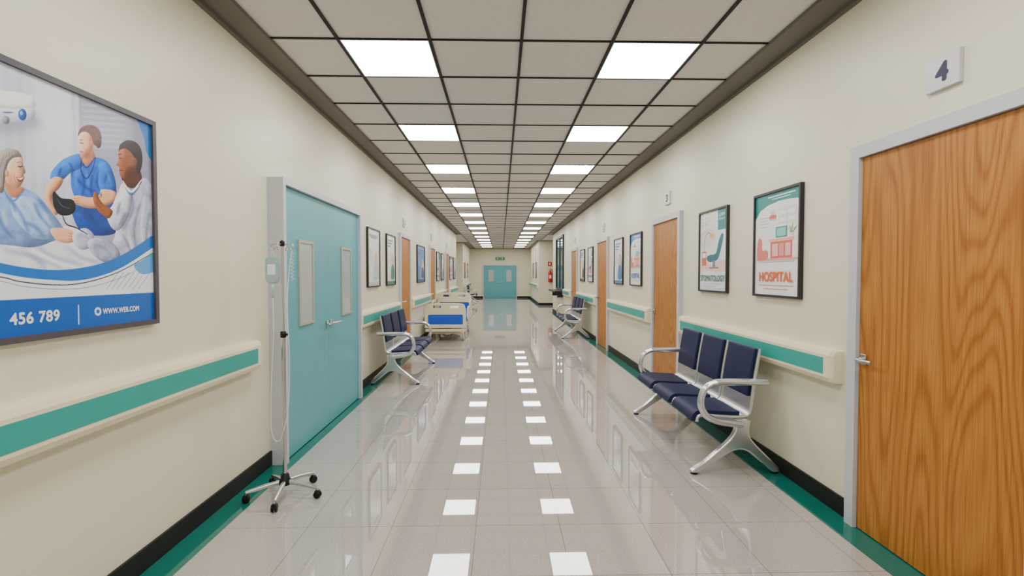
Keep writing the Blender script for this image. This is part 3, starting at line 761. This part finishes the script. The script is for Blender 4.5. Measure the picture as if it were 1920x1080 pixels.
el(176, 584, 6.5, 8, (236, 240, 246), soft=0, vr=0); el(176, 584, 3.2, 4, (14, 104, 190), soft=0, vr=0)
a.build(e, .0168)
text('phone_number', '456 789', 1.935 - yc, 1.336 - zc, .205, .046, M_WHITE, e, .0178, bold=.035)
text('web_address', 'WWW.WEB.COM', 2.365 - yc, 1.334 - zc, .222, .026, M_WHITE, e, .0178, bold=.035)

# ------------------------------------------------------------------ waiting bench
def bench(loc, rotz):
    e = empty('waiting_bench', loc, (0, 0, rotz))
    rot = (R(90), 0, R(90))
    leg = [(-.015, .405), (-.01, .34), (.03, .27), (.12, .185), (.22, .10), (.305, .045), (.325, .022), (.305, .012), (.27, .014), (.20, .055), (.10, .12), (.02, .168),
           (-.04, .185), (-.10, .172), (-.17, .12), (-.25, .05), (-.295, .014), (-.335, .012), (-.348, .028), (-.33, .06), (-.25, .14), (-.17, .22), (-.125, .28), (-.115, .34), (-.12, .405)]
    arm = [(-.06, .375), (.03, .385), (.12, .40), (.20, .435), (.243, .50), (.245, .575), (.215, .645), (.15, .685), (.06, .693), (-.10, .693), (-.25, .693)]
    for i, x in enumerate((-.79, .79)):
        shape2d('leg_%d' % (i + 1), [cr(leg, 5)], .05, M_ALU, e, bev=.012, loc=(x, 0, 0), rot=rot)
        pts = cr([(0, p[0], p[1]) for p in arm], 6, False)
        n = len(pts); rad = [1.35 - .35 * min(1, i2 / (n * .45)) + (.15 if i2 > n * .7 else 0) for i2 in range(n)]
        tube('armrest_%d' % (i + 1), [(p[0] / 1.35, p[1], p[2]) for p in pts], .023, M_ALU, e, radii=rad, loc=(x, 0, 0), scale=(1.35, 1, 1), res=5)
        for j, yy in enumerate((.295, -.318)):
            lathe('foot_pad_%d' % (i * 2 + j + 1), [(.02, 0), (.026, .003), (.026, .016), (.016, .022)], M_BLK, e, loc=(x, yy, 0), n=14)
    box('beam', (-.79, -.10, .345), (.79, -.02, .39), M_ALU, e, .006)
    prof = cr([(.262, .385), (.255, .415), (.225, .432), (.10, .425), (-.04, .418), (-.11, .425), (-.143, .455), (-.155, .52), (-.17, .65), (-.192, .79), (-.218, .935)], 5, False)
    def sweep(name, pr, x0, x1, t0, t1, m, bev=0.0):
        n = len(pr); V = []; F = []
        nm = []
        for i in range(n):
            a0 = pr[max(i - 1, 0)]; b0 = pr[min(i + 1, n - 1)]
            dx, dz = b0[0] - a0[0], b0[1] - a0[1]; d = math.hypot(dx, dz); nm.append((dz / d, -dx / d))
        # normals pointing to the sitter side
        for i in range(n):
            for x, t in ((x0, t0), (x1, t0), (x1, t1), (x0, t1)):
                V.append((x, pr[i][0] + nm[i][0] * t, pr[i][1] + nm[i][1] * t))
        for i in range(n - 1):
            for j in range(4): F.append((i * 4 + j, i * 4 + (j + 1) % 4, (i + 1) * 4 + (j + 1) % 4, (i + 1) * 4 + j))
        F.append((3, 2, 1, 0)); F.append(tuple((n - 1) * 4 + j for j in range(4)))
        o = mesh_obj(name, V, F, m, e)
        if bev:
            b = o.modifiers.new('b', 'BEVEL'); b.width = bev; b.segments = 3; b.limit_method = 'ANGLE'; b.angle_limit = R(50)
            for p in o.data.polygons: p.use_smooth = True
            o.modifiers.new('wn', 'WEIGHTED_NORMAL')
        return o
    # find pad ranges
    seat = [p for p in prof if p[0] > -.075]
    back = [p for p in prof if p[1] > .56]
    # rounded rails each side (thin tubes) + shell
    for i, x in enumerate((-.52, 0, .52)):
        sweep('shell_%d' % (i + 1), prof, x - .232, x + .232, -.004, .006, M_ALU)
        for j, s in enumerate((-1, 1)):
            tube('side_rail_%d' % (i * 2 + j + 1), [(x + s * .235, p[0], p[1]) for p in prof], .013, M_ALU, e, res=3)
        sweep('seat_pad_%d' % (i + 1), seat, x - .218, x + .218, .006, .036, M_PAD, .012)
        sweep('back_pad_%d' % (i + 1), back, x - .214, x + .214, .006, .032, M_PAD, .012)
        box('bracket_%d' % (i + 1), (x - .03, -.13, .385), (x + .03, .12, .412), M_ALU, e, .004)
    return e
bench((1.75, 4.42, 0), R(90))
bench((1.75, 12.24, 0), R(90))
bench((-1.435, 7.50, 0), R(-90))
bench((-1.435, 14.5, 0), R(-90))
bench((-1.57, 26.3, 0), R(-90))

# ------------------------------------------------------------------ IV stand
def iv_stand(x, y):
    e = empty('iv_stand', (x, y, 0))
    ang0 = 62
    for i in range(5):
        a = R(ang0 + 72 * i); c, s = math.cos(a), math.sin(a)
        L = .235
        tube('base_leg_%d' % (i + 1), [(c * .02, s * .02, .098), (c * .12, s * .12, .088), (c * L, s * L, .066)], .014, M_CHR, e, radii=[1.2, 1.1, .9])
        tube('caster_stem_%d' % (i + 1), [(c * L, s * L, .07), (c * L, s * L, .035)], .007, M_CHR, e)
        for j, off in enumerate((-.011, .011)):
            lathe('caster_wheel_%d' % (i * 2 + j + 1), [(.008, -.007), (.021, -.007), (.024, -.003), (.024, .003), (.021, .007), (.008, .007)], M_BLK, e,
                  loc=(c * L - s * off, s * L + c * off, .024), rot=(R(90), 0, a), n=18)
        box('caster_hood_%d' % (i + 1), (c * L - .016, s * L - .016, .036), (c * L + .016, s * L + .016, .052), M_BLK, e, .005)
    lathe('hub', [(.038, .078), (.042, .085), (.042, .105), (.03, .118), (.024, .15), (.018, .155)], M_BLK, e)
    tube('pole_lower', [(0, 0, .11), (0, 0, 1.10)], .0135, M_CHR, e)
    tube('pole_upper', [(0, 0, 1.09), (0, 0, 1.715)], .0095, M_CHR, e)
    lathe('height_knob', [(.013, 1.075), (.019, 1.08), (.019, 1.115), (.012, 1.12)], M_BLK, e)
    tube('knob_screw', [(0, 0, 1.098), (.035, -.01, 1.098)], .008, M_BLK, e)
    lathe('top_clamp', [(.011, 1.69), (.016, 1.695), (.016, 1.72), (.008, 1.73)], M_BLK, e)
    for j, s in enumerate((-1, 1)):
        tube('hook_%d' % (j + 1), cr([(0, 0, 1.70), (s * .03, 0, 1.705), (s * .062, 0, 1.705), (s * .075, 0, 1.69), (s * .070, 0, 1.668), (s * .056, 0, 1.668), (s * .052, 0, 1.682)], 5, False), .0038, M_CHR, e)
        tube('rear_hook_%d' % (j + 1), cr([(0, 0, 1.70), (0, s * .03, 1.705), (0, s * .062, 1.705), (0, s * .075, 1.69), (0, s * .070, 1.668), (0, s * .056, 1.668), (0, s * .052, 1.682)], 5, False), .0038, M_CHR, e)
    mb = mat('iv_bag_plastic', (184, 208, 208), .15)
    m = mb.node_tree.nodes['Principled BSDF']; m.inputs['Transmission Weight'].default_value = .3; m.inputs['IOR'].default_value = 1.2
    mt = mat('iv_tube_plastic', (224, 228, 230), .2)
    bx = -.066
    shape2d('fluid_bag', [cr([(-.042, 0), (-.046, .06), (-.044, .13), (-.03, .155), (0, .162), (.03, .155), (.044, .13), (.046, .06), (.042, 0), (.022, -.022), (-.022, -.022)], 5)], .034, mb, e, bev=.012, loc=(bx, 0, 1.465), rot=(R(90), 0, 0))
    box('bag_label', (bx - .026, -.0185, 1.50), (bx + .026, -.0172, 1.57), M_WHITE, e)
    tube('bag_loop', cr([(bx - .012, 0, 1.622), (bx - .006, 0, 1.655), (bx, 0, 1.668), (bx + .006, 0, 1.655), (bx + .012, 0, 1.622)], 4, False), .002, mt, e)
    tube('bag_port', [(bx, 0, 1.448), (bx, 0, 1.415)], .006, M_WHITE, e)
    lathe('drip_chamber', [(.004, 1.345), (.010, 1.355), (.010, 1.405), (.005, 1.415)], mb, e, loc=(bx, 0, 0))
    tube('drip_tube', cr([(bx, 0, 1.347), (bx + .004, -.005, 1.1), (bx - .012, -.01, .8), (bx - .02, -.01, .5), (bx - .005, -.01, .40), (bx + .03, -.012, .375), (bx + .06, -.014, .43),
                          (.035, -.016, .62), (.045, -.016, .95), (.035, -.014, 1.3), (.05, -.008, 1.55), (.066, -.003, 1.668)], 6, False), .0032, mt, e, res=2)
    tube('coiled_tube', [(.066 + .009 * math.cos(t * .9), .009 * math.sin(t * .9), 1.668 - t * .0035) for t in range(0, 60)], .0022, mt, e, res=2)
iv_stand(-1.465, 3.33)

# ------------------------------------------------------------------ hospital bed
def bed(x, y):
    e = empty('hospital_bed', (x, y, 0))      # foot end at local y=0, head at y=2.1
    rot = (R(90), 0, 0)
    def board(name, yy, z0, z1):
        W = .46; hh = z1 - z0
        out = cr([(-W + .03, z0), (0, z0), (W - .03, z0), (W, z0 + .05), (W, z0 + hh * .5), (W - .02, z1 - .08), (W - .10, z1 - .012), (0, z1), (-W + .10, z1 - .012), (-W + .02, z1 - .08), (-W, z0 + hh * .5), (-W, z0 + .05)], 5)
        h1 = rrect(-.30, z1 - .115, -.10, z1 - .055, .028); h2 = rrect(.10, z1 - .115, .30, z1 - .055, .028)
        h3 = rrect(-.39, z0 + .08, .39, z1 - .26, .03)
        shape2d(name, [out, h1[::-1], h2[::-1], h3[::-1]], .045, M_BEDC, e, bev=.010, loc=(0, yy, 0), rot=rot)
        box(name + '_panel', (-.405, yy - .012, z0 + .065), (.405, yy + .012, z1 - .245), M_BEDB, e, .004)
    board('footboard', 0, .30, .86); board('headboard', 2.1, .40, 1.02)
    box('base_frame', (-.40, .04, .31), (.40, 2.06, .37), M_BEDC, e, .01)
    box('undercarriage', (-.34, .12, .15), (.34, 1.98, .20), M_BEDC, e, .01)
    box('front_bumper', (-.45, -.03, .215), (.45, .03, .275), M_BEDC, e, .012)
    for i, yy in enumerate((.6, 1.5)):
        box('lift_column_%d' % (i + 1), (-.12, yy - .09, .19), (.12, yy + .09, .32), M_FRAME, e, .01)
    box('mattress', (-.43, .05, .372), (.43, 1.32, .50), M_BEDB, e, .035)
    box('mattress_head', (-.43, 1.28, .42), (.43, 2.04, .54), M_BEDB, e, .035, rot=(R(14), 0, 0))
    box('pillow', (-.27, 1.62, .56), (.27, 1.98, .67), M_SHEET, e, .05, rot=(R(14), 0, 0))
    box('sheet', (-.36, .25, .495), (.36, 1.25, .508), M_SHEET, e, .005)
    for i, s in enumerate((-1, 1)):
        for j, (a, b, z1) in enumerate(((.45, 1.05, .74), (1.2, 1.95, .86))):
            out = cr([(a, .44), (a - .02, .55), (a + .02, z1 - .06), (a + .12, z1), (b - .10, z1), (b, z1 - .06), (b + .02, .58), (b, .44)], 5)
            hole = rrect(a + .10, .56, b - .08, z1 - .07, .03)
            shape2d('side_rail_%d' % (i * 2 + j + 1), [out, hole[::-1]], .03, M_BEDC, e, bev=.007, loc=(s * .47, 0, 0), rot=(R(90), 0, R(90)))
        for j, yy in enumerate((.16, 1.94)):
            k = i * 2 + j + 1
            tube('leg_%d' % k, [(s * .34, yy, .18), (s * .38, yy, .15), (s * .38, yy, .10)], .022, M_BEDC, e)
            for q, o in enumerate((-.018, .018)):
                lathe('castor_%d_%d' % (k, q + 1), [(.02, -.012), (.055, -.012), (.062, -.006), (.062, .006), (.055, .012), (.02, .012)], M_FRAME, e, loc=(s * .38 + o, yy, .062), rot=(0, R(90), 0), n=20)
            tube('post_%d' % k, [(s * .36, (0.03 if j == 0 else 2.07), .24), (s * .36, (0.03 if j == 0 else 2.07), .5)], .018, M_FRAME, e)
    return e
bed(-1.245, 11.05)

# ------------------------------------------------------------------ reception window, counter, extinguisher, exit sign
e = empty('window_1', wall_pos('R', 17.55, 0), ROT['R'])
boxes('frame', [((-1.05, .98, 0), (-.98, 2.86, .05)), ((.98, .98, 0), (1.05, 2.86, .05)), ((-.98, 2.79, 0), (.98, 2.86, .05)), ((-.98, .98, 0), (.98, 1.03, .05)), ((-.02, 1.03, 0), (.02, 2.79, .04))], M_PF, e)
box('glass', (-.98, 1.03, .002), (.98, 2.79, .012), M_DKGL, e)
box('service_counter', (-1.1, .90, .0), (1.1, .955, .32), M_PF, e, .01)
boxes('counter_brackets', [((-.8, .72, 0), (-.76, .90, .2)), ((.76, .72, 0), (.8, .90, .2))], M_PF, e)

def extinguisher(x, y, z):
    e = empty('fire_extinguisher', (x, y, z))
    lathe('cylinder', [(.06, 0), (.085, .01), (.09, .03), (.09, .46), (.08, .51), (.05, .55), (.028, .57), (.028, .60)], M_RED, e)
    lathe('valve', [(.03, .60), (.034, .61), (.034, .64), (.02, .65)], M_CHR, e)
    box('handle_top', (-.10, -.015, .69), (.04, .015, .70), M_BLK, e, .003, rot=(0, R(14), 0)); box('handle_low', (-.10, -.015, .645), (.03, .015, .66), M_BLK, e, .003)
    tube('hose', cr([(.03, 0, .63), (.10, 0, .62), (.13, 0, .50), (.12, 0, .25), (.115, 0, .12)], 6, False), .012, M_BLK, e)
    lathe('nozzle', [(.025, 0), (.022, .02), (.012, .10)], M_BLK, e, loc=(.115, 0, .03))
    box('label', (-.05, -.0925, .20), (.05, -.085, .36), M_WHITE, e)
    box('wall_bracket', (-.06, .085, .1), (.06, .12, .5), M_CHR, e)
    return e
extinguisher(2.40, YRF - .122, 1.12)
e = empty('fire_safety_sign', (2.40, YRF, 2.03), ROT['E'])
box('plate', (-.09, -.11, 0), (.09, .11, .012), M_RED, e)
shape2d('pictogram', [[(-.025, -.07), (.025, -.07), (.025, .03), (.01, .045), (.04, .07), (-.018, .07), (-.025, .03)]], .002, M_WHITE, e, loc=(0, 0, .014))

e = empty('exit_sign', (-.05, YEND, 2.52), ROT['E'])
box('housing', (-.30, -.10, 0), (.30, .10, .05), mat('exit_sign_body', (150, 170, 150), .4), e, .005)
box('panel_left', (-.28, -.08, .05), (-.02, .08, .054), M_GREEN, e); box('panel_right', (.02, -.08, .05), (.28, .08, .054), M_GREEN, e)
for i, c in enumerate((-.15, .15)):
    shape2d('running_figure_%d' % (i + 1), [[(c - .06, -.06), (c - .03, -.02), (c - .005, -.01), (c + .02, -.06), (c + .035, -.05), (c + .02, .0), (c + .01, .03), (c + .05, .02), (c + .05, .035), (c, .055), (c - .04, .04), (c - .055, .01), (c - .04, .005), (c - .02, .03), (c - .03, -.005), (c - .07, -.05)]], .002, M_WHITE, e, loc=(0, 0, .056))
    lathe('figure_head_%d' % (i + 1), [(.014, 0), (.014, .002)], M_WHITE, e, loc=(c + .02, .065, .055), n=12)

# ------------------------------------------------------------------ world + camera
w = D.worlds.new('World'); C.scene.world = w; w.use_nodes = True
w.node_tree.nodes['Background'].inputs['Color'].default_value = (.8, .85, .9, 1)
w.node_tree.nodes['Background'].inputs['Strength'].default_value = .3

cam = D.cameras.new('camera'); cam.sensor_width = 36; cam.lens = 36 * 920 / 1920; cam.clip_end = 200
co = D.objects.new('camera', cam); co.location = (0, 0, 1.5)
co.rotation_euler = (R(90 - 1.556), 0, R(-1.307)); col.objects.link(co)
C.scene.camera = co
